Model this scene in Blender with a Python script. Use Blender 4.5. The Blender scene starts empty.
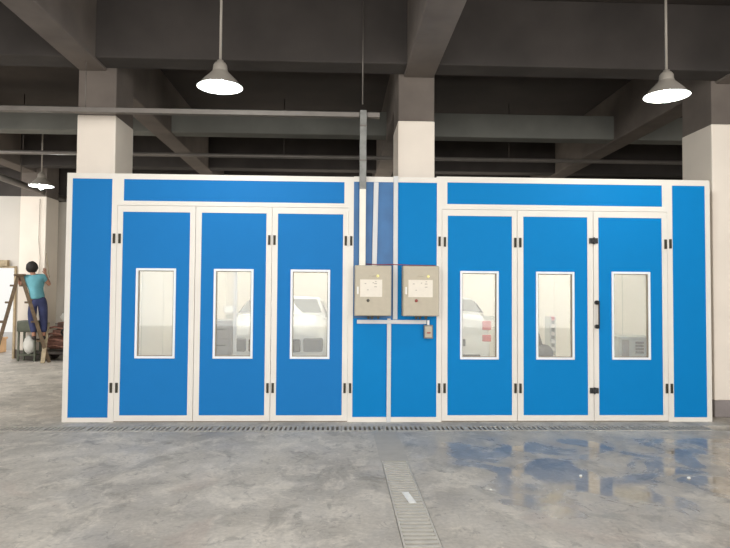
import bpy, bmesh, math, random
from mathutils import Vector, Matrix
random.seed(7)
C = bpy.context.scene.collection
PI = math.pi

# ---------------------------------------------------------------- materials
def lin(c):
    return tuple(((v/255)/12.92 if v/255 <= .04045 else ((v/255+.055)/1.055)**2.4) for v in c)
def mat(name, rgb, rough=.6, metal=0, var=.06, scale=6, emit=None, es=0, spec=.5, bump=0, linear=False):
    m = bpy.data.materials.new(name); m.use_nodes = True
    nt = m.node_tree; b = nt.nodes['Principled BSDF']
    c = rgb if linear else lin(rgb)
    b.inputs['Roughness'].default_value = rough; b.inputs['Metallic'].default_value = metal
    b.inputs['Specular IOR Level'].default_value = spec
    tc = nt.nodes.new('ShaderNodeTexCoord'); n = nt.nodes.new('ShaderNodeTexNoise')
    n.inputs['Scale'].default_value = scale; n.inputs['Detail'].default_value = 4
    nt.links.new(tc.outputs['Object'], n.inputs['Vector'])
    r = nt.nodes.new('ShaderNodeValToRGB')
    r.color_ramp.elements[0].position = .3; r.color_ramp.elements[1].position = .7
    r.color_ramp.elements[0].color = (*[v*(1-var) for v in c], 1)
    r.color_ramp.elements[1].color = (*[min(1, v*(1+var)) for v in c], 1)
    nt.links.new(n.outputs['Fac'], r.inputs['Fac']); nt.links.new(r.outputs['Color'], b.inputs['Base Color'])
    if emit:
        b.inputs['Emission Color'].default_value = (*lin(emit), 1); b.inputs['Emission Strength'].default_value = es
    if bump:
        bp = nt.nodes.new('ShaderNodeBump'); bp.inputs['Strength'].default_value = bump; bp.inputs['Distance'].default_value = .01
        nt.links.new(n.outputs['Fac'], bp.inputs['Height']); nt.links.new(bp.outputs['Normal'], b.inputs['Normal'])
    return m

M = {}
M['blueL'] = mat('blue sheet left', (27, 120, 190), .55, var=.01, spec=.12)
M['blueR'] = mat('blue sheet right', (0, 128, 197), .55, var=.01, spec=.12)
M['bluefilm'] = mat('blue sheet under film', (46, 104, 158), .4, var=.14, scale=3.5, spec=.4)
M['alu'] = mat('pale aluminium profile', (232, 226, 217), .42, metal=.0, var=.03, scale=3)
M['aluseal'] = mat('seal line', (150, 138, 122), .6)
M['whiteframe'] = mat('white window frame', (238, 242, 246), .4, var=.02)
M['hinge'] = mat('dark hinge metal', (62, 58, 44), .5, var=.15, scale=30)
M['black'] = mat('black plastic', (28, 28, 28), .45)
M['beige'] = mat('beige painted plaster', (240, 229, 216), .85, var=.03, scale=2.5, bump=.1)
M['dado'] = mat('grey painted dado', (140, 132, 130), .7, var=.06)
M['dado_dark'] = mat('dark grey painted dado', (104, 98, 92), .7, var=.1)
M['wallgrey'] = mat('pale grey wall plaster', (205, 200, 192), .85, var=.03, scale=1.5)
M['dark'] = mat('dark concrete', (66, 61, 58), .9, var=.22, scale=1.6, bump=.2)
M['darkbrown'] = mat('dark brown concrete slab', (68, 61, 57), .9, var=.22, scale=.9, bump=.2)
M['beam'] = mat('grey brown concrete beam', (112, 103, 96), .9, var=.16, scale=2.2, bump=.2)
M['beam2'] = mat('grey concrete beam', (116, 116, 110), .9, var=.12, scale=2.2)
M['conduit'] = mat('grey steel conduit', (118, 112, 106), .5, metal=.3, var=.1)
M['galv'] = mat('galvanised trunking', (128, 128, 124), .45, metal=.2, var=.18, scale=14)
M['trunkwhite'] = mat('white trunking', (240, 236, 222), .45, var=.03)
M['stripwhite'] = mat('pale plastic strip', (214, 214, 214), .5, var=.03)
M['boxbeige'] = mat('beige cabinet enamel', (190, 180, 160), .5, var=.05, scale=12)
M['plate'] = mat('label plate', (236, 228, 214), .6, var=.03, scale=20)
M['ink'] = mat('grey ink', (170, 160, 150), .7)
M['yellow'] = mat('yellow lens', (246, 236, 160), .3, emit=(250, 240, 170), es=.25)
M['red'] = mat('red plastic', (165, 84, 78), .4)
M['redwire'] = mat('red cable jacket', (140, 60, 70), .5)
M['whiteplastic'] = mat('white plastic', (244, 242, 236), .4)
M['boothwhite'] = mat('white booth wall', (238, 233, 222), .9, var=.004, scale=1.5, spec=.1)
M['joint'] = mat('grey joint', (196, 198, 188), .6)
M['boothfloor'] = mat('grey booth floor', (180, 180, 174), .6, var=.1, scale=4)
M['tube'] = mat('lit diffuser', (255, 255, 250), .5, emit=(255, 254, 244), es=19)
M['bulb'] = mat('lit bulb', (255, 255, 255), .5, emit=(248, 255, 252), es=14)
M['shade'] = mat('grey enamel shade', (165, 158, 148), .4, var=.05)
M['shadein'] = mat('glowing white enamel shade inside', (240, 244, 242), .3, emit=(236, 248, 246), es=.55)  # emission added to the enamel to stand for bulb light on it
M['carwhite'] = mat('white car paint', (240, 240, 236), .25, var=.01)
M['carglass'] = mat('car glass', (120, 124, 120), .1, var=.1)
M['cargrille'] = mat('grey grille', (70, 68, 66), .5, var=.3, scale=18)
M['headlamp'] = mat('headlamp', (120, 122, 122), .15)
M['taillamp'] = mat('red tail lamp', (214, 96, 90), .3)
M['tyre'] = mat('tyre rubber', (60, 60, 60), .8)
M['rim'] = mat('wheel rim', (190, 190, 190), .3, metal=.5)
M['greycab'] = mat('grey cabinet', (150, 146, 140), .6, var=.12, scale=9)
M['greycabl'] = mat('light grey cabinet', (196, 198, 188), .6, var=.05, scale=9)
M['vent'] = mat('vent dark', (98, 96, 88), .7, var=.2, scale=20)
M['wood'] = mat('weathered ladder wood', (112, 94, 74), .8, var=.25, scale=14)
M['woodtan'] = mat('tan wood', (172, 156, 128), .8, var=.2, scale=14)
M['skin'] = mat('skin', (176, 128, 104), .6, var=.05)
M['hair'] = mat('black hair', (34, 28, 26), .7, var=.3, scale=60)
M['tee'] = mat('teal t shirt', (104, 166, 178), .8, var=.12, scale=9)
M['trousers'] = mat('navy trousers', (54, 60, 98), .8, var=.18, scale=9)
M['shoe'] = mat('dark shoe', (52, 44, 42), .6)
M['rust'] = mat('rusty red brown iron', (138, 98, 84), .7, var=.35, scale=14)
M['irondark'] = mat('dark iron', (64, 56, 50), .6, var=.3, scale=14)
M['orange'] = mat('orange plastic', (236, 190, 140), .6, var=.1)
M['bag'] = mat('white sack', (232, 230, 222), .8, var=.08, scale=10, bump=.4)
M['greenmetal'] = mat('dull green metal', (92, 96, 82), .6, var=.2, scale=10)
M['cement'] = mat('pale cement strip', (180, 175, 167), .7, var=.06, scale=9)
M['grate'] = mat('drain cover concrete', (186, 180, 170), .7, var=.08, scale=16)
M['gratebar'] = mat('drain grating bars', (196, 191, 181), .5, var=.08, scale=16)
M['pit'] = mat('dark drain pit', (50, 46, 42), .9)
M['pit2'] = mat('grey drain pit', (120, 116, 110), .9)
M['paper'] = mat('white scrap', (240, 240, 236), .6)

def glass_mat():
    m = bpy.data.materials.new('window pane with painted haze'); m.use_nodes = True
    nt = m.node_tree; nt.nodes.clear()
    o = nt.nodes.new('ShaderNodeOutputMaterial')
    t = nt.nodes.new('ShaderNodeBsdfTransparent'); t.inputs[0].default_value = (.98, .975, .955, 1)
    d = nt.nodes.new('ShaderNodeBsdfDiffuse'); d.inputs[0].default_value = (.9, .885, .84, 1)  # pale diffuse share paints the haze of reflections into the pane
    g = nt.nodes.new('ShaderNodeBsdfGlossy'); g.inputs['Roughness'].default_value = .03
    tc = nt.nodes.new('ShaderNodeTexCoord'); n = nt.nodes.new('ShaderNodeTexNoise'); n.inputs['Scale'].default_value = 2.5
    nt.links.new(tc.outputs['Object'], n.inputs['Vector'])
    mr = nt.nodes.new('ShaderNodeMapRange'); mr.inputs['To Min'].default_value = .24; mr.inputs['To Max'].default_value = .27
    nt.links.new(n.outputs['Fac'], mr.inputs['Value'])
    mx = nt.nodes.new('ShaderNodeMixShader'); nt.links.new(mr.outputs[0], mx.inputs[0])
    nt.links.new(t.outputs[0], mx.inputs[1]); nt.links.new(d.outputs[0], mx.inputs[2])
    m2 = nt.nodes.new('ShaderNodeMixShader'); m2.inputs[0].default_value = .06
    nt.links.new(mx.outputs[0], m2.inputs[1]); nt.links.new(g.outputs[0], m2.inputs[2])
    nt.links.new(m2.outputs[0], o.inputs[0])
    return m
M['pane'] = glass_mat()

def floor_mat():
    m = bpy.data.materials.new('polished worn concrete'); m.use_nodes = True
    nt = m.node_tree; L = nt.links; b = nt.nodes['Principled BSDF']
    tc = nt.nodes.new('ShaderNodeTexCoord')
    def noise(s, det, dist=0, st=(1, 1, 1), rough=.55):
        mp = nt.nodes.new('ShaderNodeMapping'); mp.inputs['Scale'].default_value = st
        L.new(tc.outputs['Object'], mp.inputs['Vector'])
        n = nt.nodes.new('ShaderNodeTexNoise'); n.inputs['Scale'].default_value = s; n.inputs['Detail'].default_value = det
        n.inputs['Distortion'].default_value = dist; n.inputs['Roughness'].default_value = rough
        L.new(mp.outputs[0], n.inputs['Vector']); return n.outputs['Fac']
    def ramp(src, p0, p1, c0=(0, 0, 0), c1=(1, 1, 1)):
        r = nt.nodes.new('ShaderNodeValToRGB'); e = r.color_ramp.elements
        e[0].position = p0; e[1].position = p1; e[0].color = (*c0, 1); e[1].color = (*c1, 1)
        L.new(src, r.inputs['Fac']); return r.outputs['Color']
    def mix(f, a, c, mode='MIX'):
        x = nt.nodes.new('ShaderNodeMix'); x.data_type = 'RGBA'; x.blend_type = mode
        if isinstance(f, float): x.inputs[0].default_value = f
        else: L.new(f, x.inputs[0])
        for k, v in ((6, a), (7, c)):
            if isinstance(v, tuple): x.inputs[k].default_value = (*v, 1)
            else: L.new(v, x.inputs[k])
        return x.outputs[2]
    base = ramp(noise(1.1, 7, .4, rough=.65), .35, .66, lin((172, 166, 157)), lin((210, 203, 192)))
    def layer(src, p0, p1, amt, col):
        return mix(ramp(src, p0, p1, (0, 0, 0), (amt, amt, amt)), base, lin(col))
    base = layer(noise(3.4, 8, .5, (1, .75, 1), .68), .51, .60, .5, (228, 220, 207))     # dusty pale blotches
    base = layer(noise(3.6, 8, .7, (1, .65, 1), .66), .55, .62, .5, (144, 139, 131))    # worn darker patches
    base = layer(noise(7.5, 8, 1.0, (1, .7, 1), .74), .57, .63, .45, (128, 124, 118))
    base = layer(noise(8, 8, 1.5, (1, .7, 1), .72), .64, .67, .6, (240, 234, 222))        # scuffed light chips
    base = layer(noise(.8, 6, 1.0, (1, 1, 1), .6), .60, .68, .22, (176, 150, 136))        # faint rusty tint
    fine = ramp(noise(34, 6), .3, .75, (.84, .84, .84), (1.08, 1.08, 1.08))
    base = mix(1.0, base, fine, 'MULTIPLY')
    # wet polished side to the right of the hall
    sx = nt.nodes.new('ShaderNodeSeparateXYZ'); L.new(tc.outputs['Object'], sx.inputs[0])
    def maprange(src, a, b_, c, d):
        r = nt.nodes.new('ShaderNodeMapRange'); r.interpolation_type = 'SMOOTHSTEP'
        for i, v in enumerate((a, b_, c, d)): r.inputs[i+1].default_value = v
        L.new(src, r.inputs[0]); return r.outputs[0]
    def mth(op, a, c):
        x = nt.nodes.new('ShaderNodeMath'); x.operation = op; x.use_clamp = True
        for k, v in ((0, a), (1, c)):
            if isinstance(v, float): x.inputs[k].default_value = v
            else: L.new(v, x.inputs[k])
        return x.outputs[0]
    wetx = maprange(sx.outputs[0], .2, 1.6, 0, 1)
    wety = maprange(sx.outputs[1], 3.5, 4.6, .1, 1)
    wety2 = maprange(sx.outputs[1], 6.1, 6.6, 1, .12)
    wet = mth('MULTIPLY', mth('MULTIPLY', wetx, wety), wety2)
    blot = ramp(noise(1.7, 7, .8, (1, .9, 1), .62), .40, .56)
    wet = mth('MULTIPLY', wet, mth('ADD', blot, .12))
    dk = mix(wet, (1., 1., 1.), (.68, .62, .54))
    base = mix(1.0, base, dk, 'MULTIPLY')
    L.new(base, b.inputs['Base Color'])
    rr = ramp(noise(2.4, 5, .6), .3, .7, (.42, .42, .42), (.7, .7, .7))
    rwet = ramp(noise(4, 5, .4), .4, .75, (.04, .04, .04), (.16, .16, .16))
    rg = mix(wet, rr, rwet)
    L.new(rg, b.inputs['Roughness'])
    L.new(maprange(wet, 0, 1, .3, .65), b.inputs['Specular IOR Level'])
    bp = nt.nodes.new('ShaderNodeBump'); bp.inputs['Strength'].default_value = .08; bp.inputs['Distance'].default_value = .004
    L.new(noise(7, 5, .5), bp.inputs['Height']); L.new(bp.outputs['Normal'], b.inputs['Normal'])
    return m
M['floor'] = floor_mat()

# ---------------------------------------------------------------- mesh helpers
class MB:
    def __init__(s): s.bm = bmesh.new(); s.mats = []; s.cur = 0; s.smooth = set()
    def use(s, m):
        if m not in s.mats: s.mats.append(m)
        s.cur = s.mats.index(m); return s
    def _f(s, vs, smooth=False):
        try: f = s.bm.faces.new(vs)
        except ValueError: return None
        f.material_index = s.cur; f.smooth = smooth; return f
    def box(s, x0, x1, y0, y1, z0, z1):
        v = [s.bm.verts.new((x, y, z)) for x in (x0, x1) for y in (y0, y1) for z in (z0, z1)]
        for q in ((0, 1, 3, 2), (4, 6, 7, 5), (0, 4, 5, 1), (2, 3, 7, 6), (0, 2, 6, 4), (1, 5, 7, 3)):
            s._f([v[i] for i in q])
        return s
    def bar(s, a, b, w, h, up=(0, 0, 1)):
        a, b = Vector(a), Vector(b); d = (b-a).normalized(); u = Vector(up)
        if abs(d.dot(u)) > .99: u = Vector((0, 1, 0))
        sd = d.cross(u).normalized(); u = sd.cross(d)
        vs = []
        for p in (a, b):
            for i, j in ((-1, -1), (1, -1), (1, 1), (-1, 1)):
                vs.append(s.bm.verts.new(p+sd*w/2*i+u*h/2*j))
        s._f(vs[3::-1]); s._f(vs[4:])
        for i in range(4): s._f((vs[i], vs[(i+1) % 4], vs[4+(i+1) % 4], vs[4+i]))
        return s
    def tube(s, pts, r, n=10, caps=True):
        pts = [Vector(p) for p in pts]; rings = []
        rs = r if isinstance(r, (list, tuple)) else [r]*len(pts)
        for i, p in enumerate(pts):
            d = (pts[min(i+1, len(pts)-1)]-pts[max(i-1, 0)]).normalized()
            u = Vector((0, 0, 1)) if abs(d.z) < .9 else Vector((0, 1, 0))
            a = d.cross(u).normalized(); b = a.cross(d)
            rings.append([s.bm.verts.new(p+(a*math.cos(t)+b*math.sin(t))*rs[i]) for t in [2*PI*k/n for k in range(n)]])
        for A, B in zip(rings, rings[1:]):
            for k in range(n): s._f((A[k], A[(k+1) % n], B[(k+1) % n], B[k]), True)
        if caps: s._f(rings[0][::-1]); s._f(rings[-1])
        return s
    def lathe(s, prof, n=24, c=(0, 0, 0), axis='z'):
        rings = []
        for r, z in prof:
            ring = []
            for k in range(n):
                t = 2*PI*k/n
                p = (r*math.cos(t), r*math.sin(t), z)
                if axis == 'y': p = (p[0], p[2], p[1])
                if axis == 'x': p = (p[2], p[0], p[1])
                ring.append(s.bm.verts.new((p[0]+c[0], p[1]+c[1], p[2]+c[2])))
            rings.append(ring)
        for A, B in zip(rings, rings[1:]):
            for k in range(n): s._f((A[k], A[(k+1) % n], B[(k+1) % n], B[k]), True)
        if prof[0][0] > 1e-4: s._f(rings[0][::-1])
        if prof[-1][0] > 1e-4: s._f(rings[-1])
        return s
    def loft(s, secs, close=True, smooth=True):
        rings = [[s.bm.verts.new(p) for p in sec] for sec in secs]; n = len(rings[0])
        for A, B in zip(rings, rings[1:]):
            for k in range(n if close else n-1): s._f((A[k], A[(k+1) % n], B[(k+1) % n], B[k]), smooth)
        if close: s._f(rings[0][::-1]); s._f(rings[-1])
        return s
    def quad(s, *pts):
        s._f([s.bm.verts.new(p) for p in pts]); return s
    def build(s, name, m=None, parent=None, bevel=0, sub=0, loc=None, recalc=True):
        if recalc: bmesh.ops.recalc_face_normals(s.bm, faces=s.bm.faces)
        me = bpy.data.meshes.new(name); s.bm.to_mesh(me); s.bm.free()
        for x in (s.mats or [m]): me.materials.append(M[x])
        o = bpy.data.objects.new(name, me); C.objects.link(o)
        if parent: o.parent = parent
        if loc: o.location = loc
        if bevel:
            b = o.modifiers.new('bevel', 'BEVEL'); b.width = bevel; b.segments = 2; b.limit_method = 'ANGLE'
        if sub:
            b = o.modifiers.new('sub', 'SUBSURF'); b.levels = sub; b.render_levels = sub
        return o
def tag(o, label, cat, group=None):
    o['label'] = label; o['category'] = cat
    if group: o['group'] = group
    return o
def thing(name, label, cat, loc=(0, 0, 0), rz=0, group=None):
    o = bpy.data.objects.new(name, None); C.objects.link(o); o.empty_display_size = .1
    o.location = loc; o.rotation_euler = (0, 0, rz)
    return tag(o, label, cat, group)
def struct(o, label=None):
    o['kind'] = 'structure'
    if label: o['label'] = label
    return o
def copy_tree(o, parent=None):
    c = o.copy(); C.objects.link(c); c.parent = parent
    for ch in list(o.children): copy_tree(ch, c)
    return c

# ---------------------------------------------------------------- the hall
CEIL = 4.9; SOF = 4.08
b = MB(); b.use('floor')
# floor slab with openings for the two drains (front drain and centre channel)
FY0, FY1, DX0, DX1 = 6.71, 6.98, -5.4, 4.5
GX0, GX1, GY0, GY1 = .375, .605, 2.0, 5.5
def fl(x0, x1, y0, y1): b.box(x0, x1, y0, y1, -.2, 0)
fl(-13, 9.5, FY1, 16.5); fl(-13, DX0, FY0, FY1); fl(DX1, 9.5, FY0, FY1)
fl(-13, GX0, GY0, FY0); fl(GX1, 9.5, GY0, FY0); fl(GX0, GX1, GY1, FY0); fl(-13, 9.5, -9, GY0)
struct(b.build('floor'), 'worn polished grey concrete floor')
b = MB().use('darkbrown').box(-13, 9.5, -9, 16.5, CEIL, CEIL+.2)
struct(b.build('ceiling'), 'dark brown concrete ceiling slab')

def beam(x0, x1, y0, y1, z0, z1, m, label):
    struct(MB().use(m).box(x0, x1, y0, y1, z0, z1).build('ceiling_beam', bevel=.015), label)
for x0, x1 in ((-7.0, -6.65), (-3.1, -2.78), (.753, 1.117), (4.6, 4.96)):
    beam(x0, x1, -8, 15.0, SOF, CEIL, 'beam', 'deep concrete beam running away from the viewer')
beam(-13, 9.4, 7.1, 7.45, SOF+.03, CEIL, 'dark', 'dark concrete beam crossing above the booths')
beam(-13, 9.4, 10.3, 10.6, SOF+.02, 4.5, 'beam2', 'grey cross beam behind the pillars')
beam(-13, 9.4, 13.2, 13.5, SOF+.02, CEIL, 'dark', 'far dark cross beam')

# walls, painted pale below and dark above
def wall(name, x0, x1, y0, y1, pale, split, z1=CEIL, dado=None, label=None):
    b = MB()
    z = 0
    if dado: b.use(dado).box(x0, x1, y0, y1, 0, .2); z = .2
    b.use(pale).box(x0, x1, y0, y1, z, split); b.use('dark').box(x0, x1, y0, y1, split, z1)
    return struct(b.build(name), label)
wall('wall_back', -6.9, 9.4, 15.0, 15.2, 'wallgrey', 3.6, dado='dado_dark')
# left part of the back wall, with the open doorway
b = MB(); DXL, DXR, DZ = -8.6, -7.17, 2.02
b.use('dado_dark').box(-13, DXL, 14.2, 14.4, 0, .2).box(DXR, -6.9, 14.2, 14.4, 0, .2)
b.use('wallgrey').box(-13, DXL, 14.2, 14.4, .2, 3.6).box(DXR, -6.9, 14.2, 14.4, .2, 3.6).box(DXL, DXR, 14.2, 14.4, DZ, 3.6)
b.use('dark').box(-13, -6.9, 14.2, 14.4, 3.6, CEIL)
struct(b.build('wall_left_back'), 'pale grey wall with an open doorway')
b = MB().use('woodtan').box(DXR-.03, DXR+.01, 14.15, 14.25, 0, DZ).box(DXL, DXL+.09, 14.12, 14.25, 0, DZ)
struct(b.build('trim_1'))
b = MB().use('woodtan').box(DXL, DXR, 14.15, 14.25, DZ-.02, DZ+.02).box(DXL, DXR-.16, 14.1, 14.25, DZ+.02, DZ+.15)
struct(b.build('trim_2'), 'tan timber lintel over the open doorway')
wall('wall_left', -13.2, -13, -9, 16.5, 'wallgrey', 3.6, dado='dado_dark')
wall('wall_right', 9.4, 9.6, -9, 15.2, 'wallgrey', 3.6, dado='dado')

def pillar(x0, x1, y0, y1, top, label, dado=None, m='beige'):
    b = MB(); z = 0
    if dado: b.use(dado).box(x0, x1, y0, y1, 0, .205); z = .205
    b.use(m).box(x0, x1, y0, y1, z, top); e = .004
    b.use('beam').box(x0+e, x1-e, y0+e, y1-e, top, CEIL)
    struct(b.build('pillar', bevel=.012), label)
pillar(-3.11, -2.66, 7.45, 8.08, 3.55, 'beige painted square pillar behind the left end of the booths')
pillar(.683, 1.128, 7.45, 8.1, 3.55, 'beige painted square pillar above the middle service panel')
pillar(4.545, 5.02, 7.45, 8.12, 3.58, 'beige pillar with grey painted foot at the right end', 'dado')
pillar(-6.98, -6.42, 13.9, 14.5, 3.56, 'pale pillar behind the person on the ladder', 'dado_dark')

# ---------------------------------------------------------------- drains
struct(MB().use('pit').box(DX0, DX1, FY0, FY1, -.2, -.16).build('drain_channel'), 'dark channel under the slotted drain covers')
struct(MB().use('pit2').box(GX0, GX1, GY0, GY1, -.2, -.05).build('drain_channel'), 'channel under the centre drain grating')
def slot_cover():
    b = MB().use('grate'); n = 8; W = .447; p = W/(n+.6)
    y0, y1 = .03, .225
    b.box(0, W, 0, y0, -.01, .004); b.box(0, W, y1, .255, -.01, .004)
    x = 0
    for k in range(n+1):
        c = .3*p+(k+.5)*p
        e = c-.013 if k < n else W
        b.box(x, e, y0, y1, -.01, .004); x = c+.013
    return b.build('drain_cover')
cov = slot_cover()
x = DX0+.01; k = 0
while x+.447 < DX1:
    o = cov if k == 0 else cov.copy()
    if k: C.objects.link(o)
    o.location = (x, FY0+.008, 0)
    tag(o, 'slotted concrete drain cover in the row along the foot of the booths', 'drain cover', 'slotted drain covers in front of the booths')
    x += .452; k += 1
def bar_cover():
    b = MB().use('gratebar'); L = .5; W = .222
    b.box(0, .012, 0, L, -.03, .003); b.box(W-.012, W, 0, L, -.03, .003)
    for k in range(8):
        y = .0+k*.0625; b.box(.012, W-.012, y+.004, y+.038, -.03, .002)
    return b.build('drain_grating')
gr = bar_cover(); y = GY0+.0; k = 0
while y+.5 < GY1+.01:
    o = gr if k == 0 else gr.copy()
    if k: C.objects.link(o)
    o.location = (GX0+.004, y, 0); y += .5; k += 1
    tag(o, 'barred drain grating in the channel leading to the viewer', 'drain grating', 'gratings of the centre drain')
b = MB().use('cement').box(GX0-.01, GX1+.01, GY1, FY0, 0, .002)
struct(b.build('cement_strip'), 'smooth cement strip between the two drains')

# ---------------------------------------------------------------- booths
FY = 7.2          # front plane of the facade
def ring(b, x0, x1, z0, z1, w, y0, y1, wb=None, wt=None):
    """mitred rectangular profile frame"""
    wb = wb or w; wt = wt or w
    o = [(x0, z0), (x1, z0), (x1, z1), (x0, z1)]; i = [(x0+w, z0+wb), (x1-w, z0+wb), (x1-w, z1-wt), (x0+w, z1-wt)]
    for k in range(4):
        a, c, d, e = o[k], o[(k+1) % 4], i[(k+1) % 4], i[k]
        s = [(*a,), (*c,), (*d,), (*e,)]
        lo = [b.bm.verts.new((p[0], y0, p[1])) for p in s]; hi = [b.bm.verts.new((p[0], y1, p[1])) for p in s]
        b._f(lo); b._f(hi[::-1])
        for q in range(4): b._f((lo[q], hi[q], hi[(q+1) % 4], lo[(q+1) % 4]))
DZ0, DZ1 = .012, 2.448
def door(x0, x1, bx0, bx1, wx0, wx1, blue, parent, hinges_l=(), hinges_r=(), wz=(.715, 1.735)):
    d = MB().use('alu')
    e = .003
    # stiles and rails round the sheet
    o = [(x0+e, DZ0), (x1-e, DZ0), (x1-e, DZ1), (x0+e, DZ1)]; i = [(bx0, .075), (bx1, .075), (bx1, 2.376), (bx0, 2.376)]
    for k in range(4):
        s = [o[k], o[(k+1) % 4], i[(k+1) % 4], i[k]]
        lo = [d.bm.verts.new((p[0], FY, p[1])) for p in s]; hi = [d.bm.verts.new((p[0], FY+.045, p[1])) for p in s]
        d._f(lo); d._f(hi[::-1])
        for q in range(4): d._f((lo[q], hi[q], hi[(q+1) % 4], lo[(q+1) % 4]))
    D = d.build('door', parent=parent)
    z0, z1 = wz
    p = MB().use(blue); ya, yb = FY+.006, FY+.038; W = .02
    p.box(bx0-.01, wx0+W, ya, yb, .07, 2.38); p.box(wx1-W, bx1+.01, ya, yb, .07, 2.38)
    p.box(wx0+W, wx1-W, ya, yb, .07, z0+W); p.box(wx0+W, wx1-W, ya, yb, z1-W, 2.38)
    p.build('door_sheet', parent=D)
    f = MB().use('whiteframe'); ring(f, wx0, wx1, z0, z1, .026, FY-.008, FY+.044)
    F = f.build('window_frame', parent=D, bevel=.003)
    g = MB().use('aluseal'); ring(g, wx0+.026, wx1-.026, z0+.026, z1-.026, .007, FY+.004, FY+.04); g.build('window_seal', parent=D)
    MB().use('pane').quad((wx0+.032, FY+.026, z0+.032), (wx1-.032, FY+.026, z0+.032), (wx1-.032, FY+.026, z1-.032), (wx0+.032, FY+.026, z1-.032)).build('window_pane', parent=D)
    for x in hinges_l+hinges_r:
        for z in (2.07, .385):
            h = MB().use('hinge').box(x-.013, x+.013, FY-.014, FY+.002, z-.055, z+.055)
            h.tube([(x, FY-.016, z-.045), (x, FY-.016, z+.045)], .006, 8)
            h.build('hinge', parent=D)
    return D
def sheet(x0, x1, z0, z1, blue, parent, name='side_sheet'):
    return MB().use(blue).box(x0-.005, x1+.005, FY+.006, FY+.04, z0-.005, z1+.005).build(name, parent=parent)
def shell(x0, x1, parent, y1=14.35):
    y0 = FY+.06; t = .05
    for a, c in ((x0, x0+t), (x1-t, x1)):
        w = MB().use('boothwhite').box(a, c, y0, y1, 0, 2.75)
        inner = c if a == x0 else a
        w.use('joint')
        y = y0+1
        while y < y1:
            w.box(min(inner, inner+(.003 if a == x0 else -.003)), max(inner, inner+(.003 if a == x0 else -.003)), y, y+.012, .1, 2.7); y += 1
        w.build('side_wall', parent=parent)
    w = MB().use('boothwhite').box(x0+t, x1-t, y1-t, y1, 0, 2.75); w.use('joint')
    x = x0+.6
    while x < x1-.2: w.box(x, x+.012, y1-t-.003, y1-t, .1, 2.7); x += .9
    w.use('joint').box(x0+t, x1-t, y1-t-.04, y1-t, .9, 1.0)
    w.build('rear_wall', parent=parent)
    MB().use('boothwhite').box(x0, x1, y0, y1, 2.75, 2.8).build('roof', parent=parent)
    MB().use('boothfloor').box(x0+t, x1-t, y0, y1-t, .0, .012).build('booth_floor', parent=parent)
    for y in (7.9, 9.3, 10.8, 12.3, 13.7):
        for fx in (.25, .75):
            cx = x0+(x1-x0)*fx
            l = MB().use('whiteframe').box(cx-.34, cx+.34, y-.14, y+.14, 2.72, 2.75)
            L = l.build('light_panel', parent=parent)
            MB().use('tube').box(cx-.31, cx+.31, y-.11, y+.11, 2.712, 2.72).build('light_diffuser', parent=L)

# left booth
BL = thing('spray_booth', 'blue and white spray booth with three windowed doors, left of the control boxes', 'spray booth', (-1.5, 7.2, 0))
BL.location = (0, 0, 0)
f = MB().use('alu')
f.box(-3.10, -3.04, FY, FY+.06, 0, 2.75); f.box(-2.595, -2.533, FY, FY+.06, 0, 2.75)
f.box(-3.10, .154, FY, FY+.06, 2.75, 2.812); f.box(-3.04, -2.595, FY, FY+.06, 0, .05)
f.box(-2.533, .045, FY, FY+.06, 2.452, 2.502); f.box(-2.533, -2.465, FY, FY+.06, 2.502, 2.75)
f.box(.045, .097, FY, FY+.06, 2.452, 2.75); f.box(.097, .154, FY, FY+.06, 0, 2.75)
f.use('aluseal').box(-2.533, .097, FY+.02, FY+.06, 0, .01)
f.build('front_frame', parent=BL)
sheet(-3.04, -2.595, .05, 2.75, 'blueL', BL); sheet(-2.465, .045, 2.502, 2.75, 'blueL', BL, 'transom_sheet')
door(-2.533, -1.649, -2.468, -1.712, -2.31, -1.861, 'blueL', BL, (-2.50,), ())
door(-1.649, -.781, -1.582, -.846, -1.435, -.985, 'blueL', BL, (), (-.811,))
door(-.781, .097, -.715, .033, -.563, -.111, 'blueL', BL, (-.752,), (.065,))
for x in (-2.562, .127):
    for z in (2.07, .385):
        MB().use('hinge').box(x-.013, x+.013, FY-.014, FY, z-.055, z+.055).tube([(x, FY-.016, z-.045), (x, FY-.016, z+.045)], .006, 8).build('hinge', parent=BL)
shell(-2.62, .62, BL)

# right booth
BR = thing('spray_booth', 'blue spray booth right of the control boxes, its last door with a black handle', 'spray booth')
f = MB().use('alu')
f.box(1.119, 1.178, FY, FY+.06, 0, 2.765); f.box(1.178, 1.24, FY, FY+.06, 2.452, 2.765)
f.box(1.119, 4.36, FY, FY+.06, 2.765, 2.832); f.box(1.24, 3.785, FY, FY+.06, 2.452, 2.512)
f.box(3.785, 3.843, FY, FY+.06, 2.452, 2.765); f.box(3.843, 3.906, FY, FY+.06, 0, 2.765)
f.box(4.302, 4.36, FY, FY+.06, 0, 2.765); f.box(3.906, 4.302, FY, FY+.06, 0, .05)
f.use('aluseal').box(1.178, 3.843, FY+.02, FY+.06, 0, .01)
f.build('front_frame', parent=BR)
sheet(3.906, 4.302, .05, 2.765, 'blueR', BR); sheet(1.24, 3.785, 2.512, 2.765, 'blueR', BR, 'transom_sheet')
door(1.178, 2.06, 1.246, 1.998, 1.392, 1.842, 'blueR', BR, (1.212,), (2.036,))
d5 = door(2.06, 2.959, 2.132, 2.889, 2.279, 2.732, 'blueR', BR, (2.094,), ())
d6 = door(2.959, 3.843, 3.02, 3.778, 3.174, 3.634, 'blueR', BR, (), (3.82,), wz=(.717, 1.742))
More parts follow.
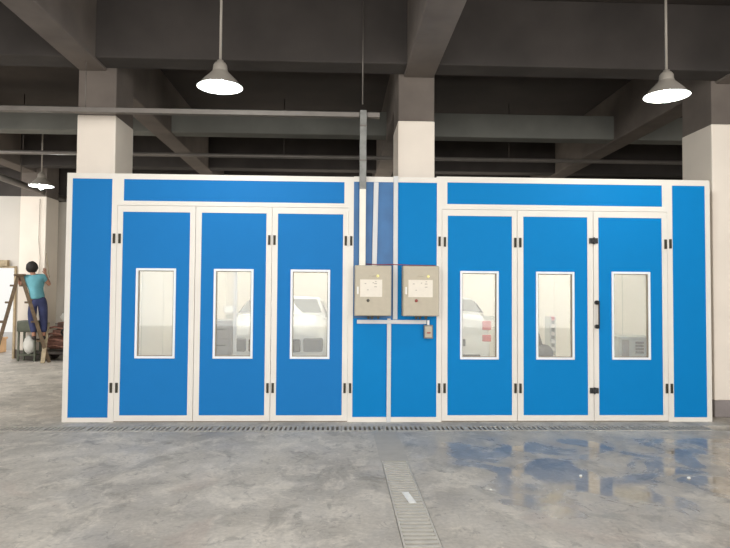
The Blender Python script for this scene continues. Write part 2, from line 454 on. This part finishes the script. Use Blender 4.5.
for z in (2.10, .36):
    MB().use('black').box(2.908, 3.008, FY-.022, FY-.001, z-.032, z+.032).box(2.93, 2.985, FY-.035, FY-.02, z-.02, z+.02).tube([(2.957, FY-.03, z-.04), (2.957, FY-.03, z+.04)], .009, 8).build('latch', parent=d6, bevel=.004)
h = MB().use('black')
for z in (1.1, 1.38): h.lathe([(.0, -.05), (.02, -.048), (.025, -.03), (.025, 0)], 16, (2.992, FY, z), 'y')
h.tube([(3.0, FY-.05, 1.08), (3.0, FY-.055, 1.12), (3.0, FY-.055, 1.36), (3.0, FY-.05, 1.4)], .009, 8)
h.build('handle', parent=d6)
for x in (1.15, 3.878):
    for z in (2.075, .385):
        MB().use('hinge').box(x-.013, x+.013, FY-.014, FY, z-.055, z+.055).tube([(x, FY-.016, z-.045), (x, FY-.016, z+.045)], .006, 8).build('hinge', parent=BR)
shell(1.145, 4.3, BR)

# service panel between the booths
SP = thing('service_panel', 'blue sheet panel closing the gap between the two booths', 'service panel')
f = MB().use('alu').box(.154, 1.119, FY, FY+.05, 2.757, 2.818).box(.154, 1.119, FY, FY+.05, 0, .055).box(.618, .66, FY+.004, FY+.05, 1.18, 2.757).box(.55, .588, FY+.004, FY+.05, .055, 1.18)
f.build('frame', parent=SP)
sheet(.159, .613, 1.185, 2.757, 'bluefilm', SP, 'upper_left_sheet')
sheet(.159, .545, .055, 1.175, 'blueR', SP, 'lower_left_sheet')
sheet(.665, 1.114, 1.185, 2.757, 'blueR', SP, 'upper_right_sheet')
sheet(.593, 1.114, .055, 1.175, 'blueR', SP, 'lower_right_sheet')

# ---------------------------------------------------------------- control boxes, trunking, cables
def control_box(x0, x1, label, knob):
    z0, z1 = 1.213, 1.783; y0, y1 = FY-.17, FY
    T = thing('control_box', label, 'control box', (x0, FY, z0)); w = x1-x0; h = z1-z0; d = .17
    MB().use('boxbeige').box(0, w, -d+.02, -.002, 0, h).build('housing', parent=T, bevel=.006)
    D = MB().use('boxbeige').box(.006, w-.006, -d, -d+.018, .006, h-.006).build('door', parent=T, bevel=.005)
    p = MB().use('plate').box(.06, w-.105 if knob == 'black' else w-.075, -d-.004, -d, .215, .41)
    xr = w-.105 if knob == 'black' else w-.075
    p.use('ink')
    for xx, zz, ww in ((.11, .36, .02), (.2, .37, .015), (xr-.09, .36, .03), (xr-.09, .325, .03), (xr-.08, .385, .015), (.14, .29, .015)):
        p.box(xx, xx+ww, -d-.0055, -d-.003, zz, zz+.007)
    p.build('label_plate', parent=T)
    MB().use('whiteplastic').box(.024, .044, -d-.014, -d, .245, .33).build('handle', parent=T, bevel=.006)
    for xx in (.17, .205, .23): MB().use('boxbeige').lathe([(0, -.008), (.007, -.006), (.008, 0)], 10, (xx, -d, .45), 'y').build('indicator', parent=T)
    MB().use('yellow').lathe([(0, -.014), (.014, -.01), (.016, 0)], 14, (xr-.05, -d, .45), 'y').build('yellow_lamp', parent=T)
    MB().use('red' if knob == 'red' else 'vent').lathe([(0, -.03), (.014, -.03), (.017, -.01), (.017, 0)], 14, (.15, -d, .175), 'y').build('rotary_switch', parent=T)
    for xx in (.16, .2, .27): MB().use('vent').lathe([(.014, -.035), (.014, -.01), (.02, -.01), (.02, .0)], 10, (xx, -.09, 0)).build('cable_gland', parent=T)
    return T
control_box(.168, .582, 'beige control box at the end of the tall white trunking', 'black')
control_box(.712, 1.122, 'beige control box with a red switch, above the small grey switch box', 'red')

b = MB().use('trunkwhite').box(.218, .29, FY-.09, FY, 1.783, 2.66)
TR = thing('cable_trunking', 'tall vertical trunking, white below and galvanised above, rising past the booth top', 'cable trunking', (0, 0, 0))
b.build('lower_trunking', parent=TR, bevel=.004)
b = MB().use('galv').box(.216, .292, FY-.09, FY, 2.66, 3.57)
b.use('conduit')
for z in (2.98, 3.38): b.box(.212, .296, FY-.094, FY, z, z+.02)
b.build('upper_trunking', parent=TR, bevel=.003)
def strip(x0, x1, z0, z1, label, m='stripwhite', y=.022, x2=None):
    o = MB().use(m).box(x0, x1, FY-y, FY, z0, z1).build('conduit_strip', bevel=.003)
    return tag(o, label, 'conduit strip')
b = MB().use('stripwhite')
o = b.bar((.411, FY-.012, 2.75), (.395, FY-.012, 1.785), .055, .022, up=(0, 1, 0)).build('conduit_strip', bevel=.003)
tag(o, 'slightly leaning pale strip just right of the white trunking', 'conduit strip')
strip(.612, .664, 1.17, 2.825, 'long vertical pale strip passing between the two control boxes')
strip(.2, 1.0, 1.12, 1.165, 'short horizontal pale strip under the control boxes')
strip(.545, .593, .0, 1.118, 'pale strip running from under the control boxes down to the floor')
SB = thing('switch_box', 'small grey switch box below the right control box', 'switch box')
MB().use('galv').box(.967, 1.07, FY-.055, FY, .955, 1.11).build('body', parent=SB, bevel=.006)
MB().use('boxbeige').box(.98, 1.057, FY-.06, FY-.055, .97, 1.095).build('cover', parent=SB)
MB().use('red').box(1.0, 1.04, FY-.068, FY-.06, 1.015, 1.03).build('toggle', parent=SB)
MB().use('whiteplastic').box(1.005, 1.03, FY-.04, FY-.01, 1.11, 1.165).build('conduit_stub', parent=SB)
o = MB().use('redwire').tube([(.295, FY-.012, 1.805), (.45, FY-.03, 1.797), (.61, FY-.03, 1.802), (.8, FY-.03, 1.795), (1.1, FY-.012, 1.793)], .005, 8).build('red_cable')
tag(o, 'thin red cable running just above both control boxes', 'cable')

# cable tray hung along the pillars
CT = thing('cable_tray', 'long grey horizontal cable tray hung in front of the pillars', 'cable tray')
MB().use('conduit').box(-12.9, .21, 7.115, 7.195, 3.49, 3.545).box(.298, .444, 7.115, 7.195, 3.49, 3.545).build('tray', parent=CT, bevel=.004)
for x in (-9, -5.9, -2.9):
    MB().use('conduit').tube([(x, 7.155, 3.54), (x, 7.155, SOF+.02)], .006, 6).build('hanger_rod', parent=CT)
PP = thing('ceiling_pipe', 'grey pipe running away under the ceiling at far left', 'pipe')
MB().use('conduit').tube([(-6.55, 2, 3.66), (-6.5, 14.99, 3.66)], .065, 14).build('pipe', parent=PP)
for y in (4, 7, 10, 13): MB().use('irondark').tube([(-6.53, y, 3.72), (-6.53, y, CEIL)], .01, 6).build('hanger', parent=PP)
PP2 = thing('ceiling_pipe', 'slim light grey pipe crossing behind the pillars under the ceiling', 'pipe')
MB().use('conduit').tube([(-12.9, 11.0, 3.88), (9.3, 11.0, 3.88)], .035, 10).build('pipe', parent=PP2)
for x in (-9, -5.5, -1, 3, 6.5): MB().use('irondark').tube([(x, 11.0, 3.9), (x, 11.0, CEIL)], .008, 6).build('hanger', parent=PP2)
# thin rod hung near the middle of the ceiling
RD = thing('hanging_rod', 'thin dark rod hanging from the ceiling over the trunking top', 'rod')
MB().use('conduit').tube([(.24, 7.0, 3.6), (.24, 7.0, 4.9)], .007, 6).build('rod', parent=RD)
MB().use('conduit').box(.18, .30, 6.95, 7.05, 4.87, 4.9).build('ceiling_plate', parent=RD)

# ---------------------------------------------------------------- pendant lamps
def pendant(x, y, label, power):
    zr = 3.43
    T = thing('pendant_lamp', label, 'pendant lamp', (x, y, zr), 0, 'pendant lamps')
    MB().use('shade').tube([(0, 0, .24), (0, 0, CEIL-zr)], .013, 10).build('rod', parent=T)
    MB().use('shade').lathe([(.0, .26), (.03, .26), (.034, .245), (.05, .235), (.066, .21), (.07, .17), (.075, .155)], 24).build('socket', parent=T)
    s = MB().use('shade').lathe([(.07, .165), (.08, .145), (.11, .115), (.155, .07), (.195, .02), (.216, .0)], 36)
    s.bm.faces.ensure_lookup_table()
    for fc in [q for q in s.bm.faces if len(q.verts) > 4]: s.bm.faces.remove(fc)
    s.use('shadein').lathe([(.214, .001), (.192, .018), (.15, .066), (.105, .11), (.075, .14), (.0, .15)], 36)
    for fc in [q for q in s.bm.faces if len(q.verts) > 4]: s.bm.faces.remove(fc)
    s.build('shade', parent=T, recalc=False)
    MB().use('bulb').lathe([(.0, -.06), (.03, -.052), (.05, -.03), (.058, .0), (.05, .04), (.03, .075), (.026, .12)], 20).build('bulb', parent=T)
    l = bpy.data.lights.new('lamp light', 'POINT'); l.energy = power; l.shadow_soft_size = .06; l.color = (.95, 1, .98)
    lo = bpy.data.objects.new('bulb_light', l); C.objects.link(lo); lo.parent = T; lo.location = (0, 0, -.09)
pendant(-1.165, 6.0, 'lit pendant lamp above the left booth', 30)
pendant(3.21, 6.0, 'lit pendant lamp above the right booth', 30)
pendant(-5.55, 11.8, 'small far lit pendant lamp over the person on the ladder', 30)

# ---------------------------------------------------------------- cars in the booths
def car(label, loc, rz, wd=.8, L=3.9):
    T = thing('car', label, 'car', loc, rz)
    def sec(y, w, z0, zs, zt, crown=.03):
        return [(-w*.9, y, z0), (-w, y, z0+.12), (-w, y, zs-.1), (-w*.96, y, zs), (-w*.8, y, zt), (-w*.4, y, zt+crown), (0, y, zt+crown*1.3),
                (w*.4, y, zt+crown), (w*.8, y, zt), (w*.96, y, zs), (w, y, zs-.1), (w, y, z0+.12), (w*.9, y, z0)]
    body = MB().use('carwhite').loft([sec(0, wd*.88, .3, .7, .84), sec(.08, wd*.95, .22, .84, .96), sec(.35, wd*.99, .2, .9, 1.04), sec(.85, wd, .2, .94, 1.1),
        sec(1.0, wd, .2, .96, 1.12), sec(2.8, wd, .2, .98, 1.12), sec(3.4, wd*.99, .2, .98, 1.12), sec(L-.1, wd*.95, .24, .95, 1.08), sec(L, wd*.9, .32, .88, 1.0)])
    B = body.build('body', parent=T)
    # cabin
    def cs(y, wb, wt, zb, zt): return [(-wb, y, zb), (-wt*1.02, y, zt-.08), (-wt*.9, y, zt), (0, y, zt+.025), (wt*.9, y, zt), (wt*1.02, y, zt-.08), (wb, y, zb)]
    MB().use('carwhite').loft([cs(.88, wd*.88, wd*.86, 1.08, 1.12), cs(1.4, wd*.9, wd*.76, 1.1, 1.37), cs(1.9, wd*.9, wd*.76, 1.1, 1.40), cs(3.1, wd*.9, wd*.74, 1.1, 1.38), cs(3.72, wd*.86, wd*.74, 1.08, 1.14)]).build('roof', parent=T)
    MB().use('carglass').quad((-wd*.80, .93, 1.155), (wd*.80, .93, 1.155), (wd*.68, 1.36, 1.37), (-wd*.68, 1.36, 1.37)).build('windscreen', parent=T)
    MB().use('carglass').quad((wd*.74, 3.70, 1.17), (-wd*.74, 3.70, 1.17), (-wd*.66, 3.17, 1.375), (wd*.66, 3.17, 1.375)).build('rear_window', parent=T)
    for s in (-1, 1):
        x0, x1 = s*wd*.905, s*wd*.775
        MB().use('carglass').quad((x0, 1.25, 1.13), (x0, 3.4, 1.13), (x1, 3.05, 1.33), (x1, 1.55, 1.33)).build('side_window', parent=T)
        MB().use('headlamp').box(min(s*wd*.5, s*wd*.86), max(s*wd*.5, s*wd*.86), -.02, .12, .62, .82).build('headlamp', parent=T, bevel=.03)
        t = MB().use('taillamp').box(min(s*wd*.74, s*wd*.97), max(s*wd*.74, s*wd*.97), L-.12, L+.01, .84, 1.0)
        t.box(min(s*wd*.74, s*wd*.97), max(s*wd*.74, s*wd*.97), L-.1, L+.01, .64, .76); t.build('tail_lamp', parent=T, bevel=.015)
        MB().use('carwhite').box(min(s*wd*1.0, s*wd*1.17), max(s*wd*1.0, s*wd*1.17), 1.18, 1.28, 1.13, 1.25).bar((s*wd*.88, 1.25, 1.12), (s*wd*1.02, 1.23, 1.16), .04, .03).build('wing_mirror', parent=T, bevel=.02)
        for y in (.72, 3.1):
            W = MB().use('tyre').lathe([(.2, -.1), (.29, -.1), (.31, -.06), (.31, .06), (.29, .1), (.2, .1)], 28, (s*(wd-.08), y, .31), 'x').build('wheel', parent=T)
            MB().use('rim').lathe([(0, -.11*1), (.19, -.105), (.2, .105), (0, .11)], 20, (s*(wd-.08), y, .31), 'x').build('wheel_rim', parent=W)
    MB().use('cargrille').box(-wd*.46, wd*.46, -.03, .08, .62, .8).box(-wd*.62, wd*.62, -.02, .1, .3, .5).build('grille', parent=T, bevel=.02)
    MB().use('cargrille').box(-wd*.7, wd*.7, L-.08, L+.01, .3, .42).build('rear_bumper_insert', parent=T, bevel=.02)
    MB().use('headlamp').box(-.22, .22, L-.02, L+.02, .56, .68).build('rear_plate', parent=T)
    return T
car('white car facing the viewer inside the left booth', (-.92, 9.0, .012), 0, .8)
car('white car with red tail lamps seen from behind in the right booth', (1.98, 14.03, .012), PI, .7).scale = (1, .8, 1)

# things standing in the booths, seen through the panes
T = thing('tool_cabinet', 'grey tool cabinet seen through the middle window of the left booth', 'cabinet', (-1.52, 8.3, .012))
MB().use('greycab').box(-.14, .14, -.2, .2, 0, 1.1).build('carcass', parent=T, bevel=.01)
for k in range(5):
    D = MB().use('greycab').box(-.12, .12, -.22, -.2, .05+k*.205, .235+k*.205).build('drawer', parent=T, bevel=.004)
    MB().use('vent').box(-.07, .07, -.235, -.22, .16+k*.205, .175+k*.205).build('handle', parent=D)
T = thing('pole', 'slim white pole standing beside the grey tool cabinet', 'pole', (-1.345, 8.15, .012))
MB().use('whiteplastic').box(-.02, .02, -.02, .02, .01, 2.68).build('shaft', parent=T)
MB().use('whiteplastic').box(-.05, .05, -.05, .05, 0, .012).build('foot_plate', parent=T)
T = thing('filter_unit', 'low pale grey cabinet with dark vents behind the rightmost window', 'cabinet', (3.9, 8.25, .012))
MB().use('greycabl').box(-.26, .26, -.2, .25, 0, .92).build('cabinet_body', parent=T, bevel=.01)
D = MB().use('greycab').box(-.22, -.13, -.215, -.2, .1, .88).build('louvre_panel', parent=T)
for z in (.5, .7):
    v = MB().use('vent')
    for i in range(4):
        for j in range(4): v.box(-.04+i*.028, -.018+i*.028, -.215, -.2, z+j*.042, z+.03+j*.042)
    v.build('vent_grid', parent=T)
T = thing('dust_extractor', 'dark machine with a raised arm low behind the fifth window', 'machine', (2.80, 8.5, .012))
MB().use('irondark').box(-.14, .18, -.15, .15, 0, .55).build('base', parent=T, bevel=.03)
MB().use('vent').lathe([(0, -.09), (.09, -.09), (.12, -.03), (.12, .05), (.08, .09), (0, .09)], 20, (.0, 0, .66), 'y').build('motor', parent=T)
MB().use('irondark').bar((-.04, 0, .75), (-.12, 0, 1.02), .05, .04).build('arm', parent=T)
T = thing('paint_rack', 'slim pale rack of pink trays behind the fifth window', 'rack', (3.04, 8.95, .012))
MB().use('greycabl').box(-.04, -.025, -.12, .12, 0, 1.15).box(.025, .04, -.12, .12, 0, 1.15).build('uprights', parent=T)
for k in range(9): MB().use('taillamp' if k == 8 else 'plate').box(-.025, .025, -.12, .12, .22+k*.11, .27+k*.11).build('tray', parent=T)

# ---------------------------------------------------------------- ladder and person
LX, LY = -6.70, 13.4
LD = thing('step_ladder', 'weathered wooden step ladder under the person in teal', 'ladder', (LX, LY, 0), math.radians(26.6))
AP = 1.80
for s in (-1, 1):
    fx = -.44 if s < 0 else .58
    for t in (-1, 1):
        MB().use('wood').bar((fx, t*.27, 0), (s*.03, t*.19, AP), .07, .045, up=(0, 1, 0)).build('rail', parent=LD)
    for z in (.45, .85, 1.25, 1.6):
        q = z/AP; x = fx*(1-q)+s*.03*q; w = .27*(1-q)+.19*q
        MB().use('wood').bar((x-.05, -w-.03, z), (x-.05, w+.03, z), .1, .035).build('rung', parent=LD)
MB().use('wood').box(-.11, .11, -.25, .25, AP, AP+.04).build('top_board', parent=LD, bevel=.008)

def skin(name, m, chains, parent, root=None, sub=2):
    """chains: lists of ((x,y,z), radius), sharing joints by coordinates"""
    bm = bmesh.new(); lay = bm.verts.layers.skin.verify(); idx = {}
    def V(p, r):
        k = tuple(round(v, 4) for v in p)
        if k not in idx:
            v = bm.verts.new(p); rr = r if isinstance(r, tuple) else (r, r); v[lay].radius = rr; idx[k] = v
        return idx[k]
    for ch in chains:
        pv = None
        for p, r in ch:
            v = V(p, r)
            if pv is not None and pv is not v:
                try: bm.edges.new((pv, v))
                except ValueError: pass
            pv = v
    bm.verts.ensure_lookup_table()
    (idx[tuple(round(v, 4) for v in root)] if root else bm.verts[0])[lay].use_root = True
    me = bpy.data.meshes.new(name); bm.to_mesh(me); bm.free(); me.materials.append(M[m])
    o = bpy.data.objects.new(name, me); C.objects.link(o); o.parent = parent
    k = o.modifiers.new('skin', 'SKIN'); k.use_smooth_shade = True
    s = o.modifiers.new('sub', 'SUBSURF'); s.levels = sub; s.render_levels = sub
    return o
PR = thing('person', 'person in teal shirt and navy trousers on a ladder, back turned, one arm raised', 'person', (-6.33, 13.42, .47), math.radians(24))
pel, wst, chs, nk, hd = (.0, .0, .86), (-.03, .0, 1.02), (-.06, .02, 1.22), (-.10, .03, 1.37), (-.12, .05, 1.50)
shL, elL, haL = (-.23, .02, 1.30), (-.33, .05, 1.13), (-.36, .05, 1.33)
shR, elR, haR = (.10, .02, 1.31), (.22, .05, 1.14), (.12, .18, 1.42)
hpL, knL, anL, toL = (-.09, 0, .80), (-.10, .06, .45), (-.05, -.02, .08), (-.07, .14, .035)
hpR, knR, anR, toR = (.09, 0, .80), (.12, .05, .44), (.13, -.02, .08), (.14, .14, .035)
def fingers(h, d, sidev):
    """five tapering fingers fanned from the palm end h, along d"""
    h, d, sd = Vector(h), Vector(d).normalized(), Vector(sidev).normalized(); out = []
    cv = d.cross(sd)
    for k, ln in enumerate((.062, .072, .068, .054)):
        a = h+sd*(.024-.016*k)+d*.035; b_ = a+d*ln*.55; c_ = b_+d*ln*.35+cv*ln*.25
        out.append([(tuple(h), .028), (tuple(a), .0095), (tuple(b_), .008), (tuple(c_), .007)])
    a = h+sd*.03; out.append([(tuple(h), .028), (tuple(a), .011), (tuple(a+sd*.018+d*.03), .009)])
    return out
head = [(nk, .052), ((-.11, .035, 1.42), .05), ((-.12, .045, 1.47), .078), ((-.12, .05, 1.53), .088), ((-.12, .05, 1.585), .066)]
skin('body', 'skin', [
    [(pel, .09), (wst, .085), (chs, .09), (nk, .052)], head,
    [(chs, .09), (shL, .05), (elL, .038), ((-.355, .05, 1.26), .026), (haL, .028)],
    [(chs, .09), (shR, .05), (elR, .038), ((.14, .15, 1.36), .026), (haR, .028)],
    [(pel, .09), (hpL, .08), (knL, .055), (anL, .038), (toL, .03)],
    [(pel, .09), (hpR, .08), (knR, .055), (anR, .038), (toR, .03)]]
    + fingers(haL, (-.2, .4, -.5), (-1, 0, 0)) + fingers(haR, (-.1, .3, 1), (-1, 0, 0)), PR, root=pel)
skin('shirt', 'tee', [
    [((.0, 0, .84), (.17, .14)), ((-.005, 0, .9), (.17, .14)), (wst, (.165, .135)), ((-.045, .01, 1.12), (.175, .14)), (chs, (.185, .14)), ((-.09, .025, 1.33), (.09, .075))],
    [(chs, (.185, .14)), (shL, .078), ((-.285, .035, 1.21), .066)],
    [(chs, (.185, .14)), (shR, .078), ((.165, .035, 1.22), .066)]], PR, root=chs)
skin('trousers', 'trousers', [
    [((-.008, 0, .93), (.14, .11)), (pel, (.155, .13)), (hpL, .112), (knL, .086), ((-.055, -.015, .14), .062)],
    [(pel, (.155, .13)), (hpR, .112), (knR, .086), ((.13, -.015, .14), .062)]], PR, root=pel)
for nm, an, to in (('left', anL, toL), ('right', anR, toR)):
    skin('shoe', 'shoe', [[((an[0], an[1]-.05, .04), .04), ((an[0], an[1]+.04, .045), .05), ((to[0], to[1], .035), .038), ((to[0], to[1]+.05, .03), .028)]], PR)
hb = bmesh.new(); bmesh.ops.create_uvsphere(hb, u_segments=24, v_segments=16, radius=1)
for v in hb.verts:
    c = v.co.copy(); jag = 1+.05*math.sin(9*c.x+7*c.z)*math.cos(8*c.y)
    v.co = Vector((c.x*.115*jag, c.y*.12*jag, c.z*.125*jag))
bmesh.ops.delete(hb, geom=[v for v in hb.verts if v.co.z < -.118 or (v.co.y > .05 and v.co.z < .03)], context='VERTS')
for f_ in hb.faces: f_.smooth = True
me = bpy.data.meshes.new('hair'); hb.to_mesh(me); hb.free(); me.materials.append(M['hair'])
o = bpy.data.objects.new('hair', me); C.objects.link(o); o.parent = PR; o.location = (-.12, .035, 1.52)
for s in (-1, 1):
    MB().use('skin').lathe([(0, -.012), (.016, -.01), (.024, 0), (.016, .01), (0, .012)], 12, (-.12+s*.092, .05, 1.5), 'x').build('ear', parent=PR)
o = MB().use('woodtan').tube([(-6.33+.14, 13.62, 1.78), (-6.33+.03, 13.68, 2.3)], .008, 8).build('brush_stick')
tag(o, 'thin stick held up against the pillar by the person', 'stick')

# ---------------------------------------------------------------- clutter by the pillar
T = thing('compressor', 'rusty red brown machine with hoses behind the foot of the ladder', 'machine', (-5.97, 13.95, 0))
MB().use('irondark').box(-.42, .42, -.3, .3, .14, .2).build('chassis', parent=T, bevel=.01)
for x in (-.32, .32):
    for y in (-.26, .26): MB().use('irondark').lathe([(0, -.03), (.09, -.03), (.1, 0), (.09, .03), (0, .03)], 20, (x, y, .1), 'y').build('wheel', parent=T)
MB().use('rust').lathe([(0, -.36), (.09, -.35), (.15, -.3), (.15, .3), (.09, .35), (0, .36)], 24, (0, 0, .38), 'x').build('tank', parent=T)
MB().use('rust').box(-.2, .14, -.18, .12, .53, .66).box(-.12, .06, -.14, .1, .66, .82).build('engine_block', parent=T, bevel=.02)
for k in range(5): MB().use('irondark').box(-.15, .09, -.17, .13, .67+k*.03, .68+k*.03).build('cooling_fin', parent=T)
MB().use('irondark').lathe([(.13, -.02), (.16, -.02), (.16, .02), (.13, .02), (.13, -.02)], 24, (.22, -.22, .68), 'y').build('flywheel', parent=T)
for k in range(4):
    z = .3+k*.13; MB().use('rust').tube([(-.3, -.2, z), (-.1, -.27, z+.04), (.15, -.28, z-.02), (.36, -.2, z+.05)], .022, 10).build('pipe', parent=T)
MB().use('black').tube([(.24+.17*math.cos(t), -.33-.02*t/6, .62+.1*math.sin(t)) for t in [i*2*PI/16 for i in range(29)]], .018, 8).build('hose', parent=T)
sk = MB().use('bag')
bmesh.ops.create_icosphere(sk.bm, subdivisions=3, radius=1)
for v in sk.bm.verts:
    c = v.co; v.co = Vector((c.x*.22, c.y*.18, c.z*.13))*(1+.08*math.sin(7*c.x+3)*math.cos(5*c.z))
for f_ in sk.bm.faces: f_.smooth = True
tag(sk.build('sack', loc=(-5.86, 13.98, .93)), 'white cloth bundle lying on top of the rusty machine', 'sack')
T = thing('metal_stand', 'dull green open metal stand left of the rusty machine', 'stand', (-6.62, 13.72, 0))
for x in (-.17, .17):
    for y in (-.12, .12): MB().use('greenmetal').box(x-.018, x+.018, y-.018, y+.018, 0, .86).build('leg', parent=T)
MB().use('greenmetal').box(-.21, .21, -.15, .15, .62, .86).build('top_box', parent=T, bevel=.03)
MB().use('greenmetal').box(-.19, .19, -.14, .14, .12, .15).build('shelf', parent=T)
sk = MB().use('bag'); bmesh.ops.create_icosphere(sk.bm, subdivisions=3, radius=1)
for v in sk.bm.verts:
    c = v.co; v.co = Vector((c.x*.13, c.y*.1, c.z*.2))*(1+.08*math.sin(8*c.x+2)*math.cos(6*c.z))
for f_ in sk.bm.faces: f_.smooth = True
tag(sk.build('sack', loc=(-6.62, 13.72, .34)), 'white sack standing inside the green metal stand', 'sack')
o = MB().use('woodtan').bar((-6.12, 13.25, .0), (-6.2, 13.62, .82), .08, .03).build('wood_plank')
tag(o, 'tan wooden plank leaning at the right foot of the ladder', 'plank')
T = thing('gas_cylinder', 'slim grey cylinder standing behind the legs of the person', 'cylinder', (-6.12, 14.68, 0))
MB().use('greycabl').lathe([(0, 0), (.11, 0), (.12, .02), (.12, 1.25), (.1, 1.33), (.04, 1.38), (.03, 1.4)], 20).build('vessel', parent=T)
MB().use('vent').lathe([(.03, 1.4), (.045, 1.41), (.045, 1.47), (.02, 1.5), (0, 1.5)], 14).build('valve', parent=T)
o = MB().use('ink').tube([(-6.55, 13.88, 3.5), (-6.56, 13.88, 2.6), (-6.52, 13.88, 2.2), (-6.55, 13.88, 1.5)], .006, 6).build('hanging_cable')
tag(o, 'thin cable running down the far pillar above the person', 'cable')
# outside, beyond the doorway
struct(MB().use('cement').box(-16, -6, 16.5, 24, -.2, -.01).build('yard_ground'), 'pale ground outside the doorway')
T = thing('crate', 'orange plastic crate outside the open doorway', 'crate', (-8.45, 15.6, 0))
MB().use('orange').box(-.28, .28, -.2, .2, 0, .36).build('crate_body', parent=T, bevel=.02)
MB().use('orange').box(-.3, .3, -.22, .22, .32, .37).build('crate_rim', parent=T, bevel=.01)
# scraps on the floor
o = MB().use('paper').bar((.49, 4.62, .006), (.52, 4.38, .006), .05, .003).build('paper_scrap')
tag(o, 'white paper scrap lying on the centre drain grating', 'scrap')
def chip(x, y, s, label):
    b = MB().use('paper'); n = 7
    lo = [(x+s*math.cos(2*PI*k/n)*(1+.4*((k*7) % 3-1)*.5), y+s*.7*math.sin(2*PI*k/n), .001) for k in range(n)]
    b.loft([lo, [(x+(p[0]-x)*.7, y+(p[1]-y)*.7, .012) for p in lo]]).build  # low crumb
    return tag(b.build('plaster_chip'), label, 'chip')
chip(1.95, 5.02, .018, 'small white plaster chip on the wet floor before the fifth door')
chip(2.8, 4.95, .02, 'small white plaster chip on the wet floor at right')

# ---------------------------------------------------------------- light
w = bpy.data.worlds.new('World'); bpy.context.scene.world = w; w.use_nodes = True
bg = w.node_tree.nodes['Background']
tcw = w.node_tree.nodes.new('ShaderNodeTexCoord'); sp = w.node_tree.nodes.new('ShaderNodeSeparateXYZ')
rp = w.node_tree.nodes.new('ShaderNodeValToRGB')
rp.color_ramp.elements[0].position = .45; rp.color_ramp.elements[0].color = (.8, .78, .72, 1)
rp.color_ramp.elements[1].position = .6; rp.color_ramp.elements[1].color = (1, 1, 1, 1)
mpr = w.node_tree.nodes.new('ShaderNodeMapRange'); mpr.inputs['From Min'].default_value = -1
w.node_tree.links.new(tcw.outputs['Generated'], sp.inputs[0]); w.node_tree.links.new(sp.outputs['Z'], mpr.inputs['Value'])
w.node_tree.links.new(mpr.outputs[0], rp.inputs['Fac']); w.node_tree.links.new(rp.outputs[0], bg.inputs['Color'])
bg.inputs['Strength'].default_value = 1.15
def area(name, loc, rot, sx, sy, e, col=(1, .98, .95)):
    l = bpy.data.lights.new(name, 'AREA'); l.shape = 'RECTANGLE'; l.size = sx; l.size_y = sy; l.energy = e; l.color = col
    o = bpy.data.objects.new(name, l); C.objects.link(o); o.location = loc; o.rotation_euler = rot
    return o
area('daylight_entrance', (.5, -8.5, 2.4), (math.radians(88), 0, 0), 18, 4.2, 1050)
area('fill_overhead', (0, 1.0, 3.9), (math.radians(20), 0, 0), 16, 5, 420)  # unseen fill panel added overhead to brighten the floor
area('fill_far_left', (-9.8, 10, 3.9), (math.radians(20), math.radians(-30), 0), 4, 4, 420)  # fill lamp added out of view to brighten the far left
area('fill_behind_booths', (1, 13.6, 3.15), (0, 0, 0), 6, 1, 55)  # fill lamp added out of sight behind the booths to lift the dark ceiling

# ---------------------------------------------------------------- camera
yaw, pit, rol, F = .0401015, .0346982, .0071176, 626.507
f = Vector((math.sin(yaw)*math.cos(pit), math.cos(yaw)*math.cos(pit), math.sin(pit)))
r = Vector((math.cos(yaw), -math.sin(yaw), 0)); u = r.cross(f)
r2 = r*math.cos(rol)+u*math.sin(rol); u2 = -r*math.sin(rol)+u*math.cos(rol)
cam = bpy.data.cameras.new('Camera'); co = bpy.data.objects.new('Camera', cam); C.objects.link(co)
cam.sensor_width = 36; cam.lens = F/730*36; cam.clip_end = 100
mw = Matrix(((r2.x, u2.x, -f.x, 0), (r2.y, u2.y, -f.y, 0), (r2.z, u2.z, -f.z, 1.44), (0, 0, 0, 1)))
co.matrix_world = mw
sc = bpy.context.scene; sc.camera = co
sc.view_settings.view_transform = 'Standard'; sc.view_settings.look = 'None'
sc.view_settings.exposure = 0
sc.cycles.max_bounces = 8; sc.cycles.transparent_max_bounces = 12
try:
    sc.cycles.use_denoising = True
except Exception: pass
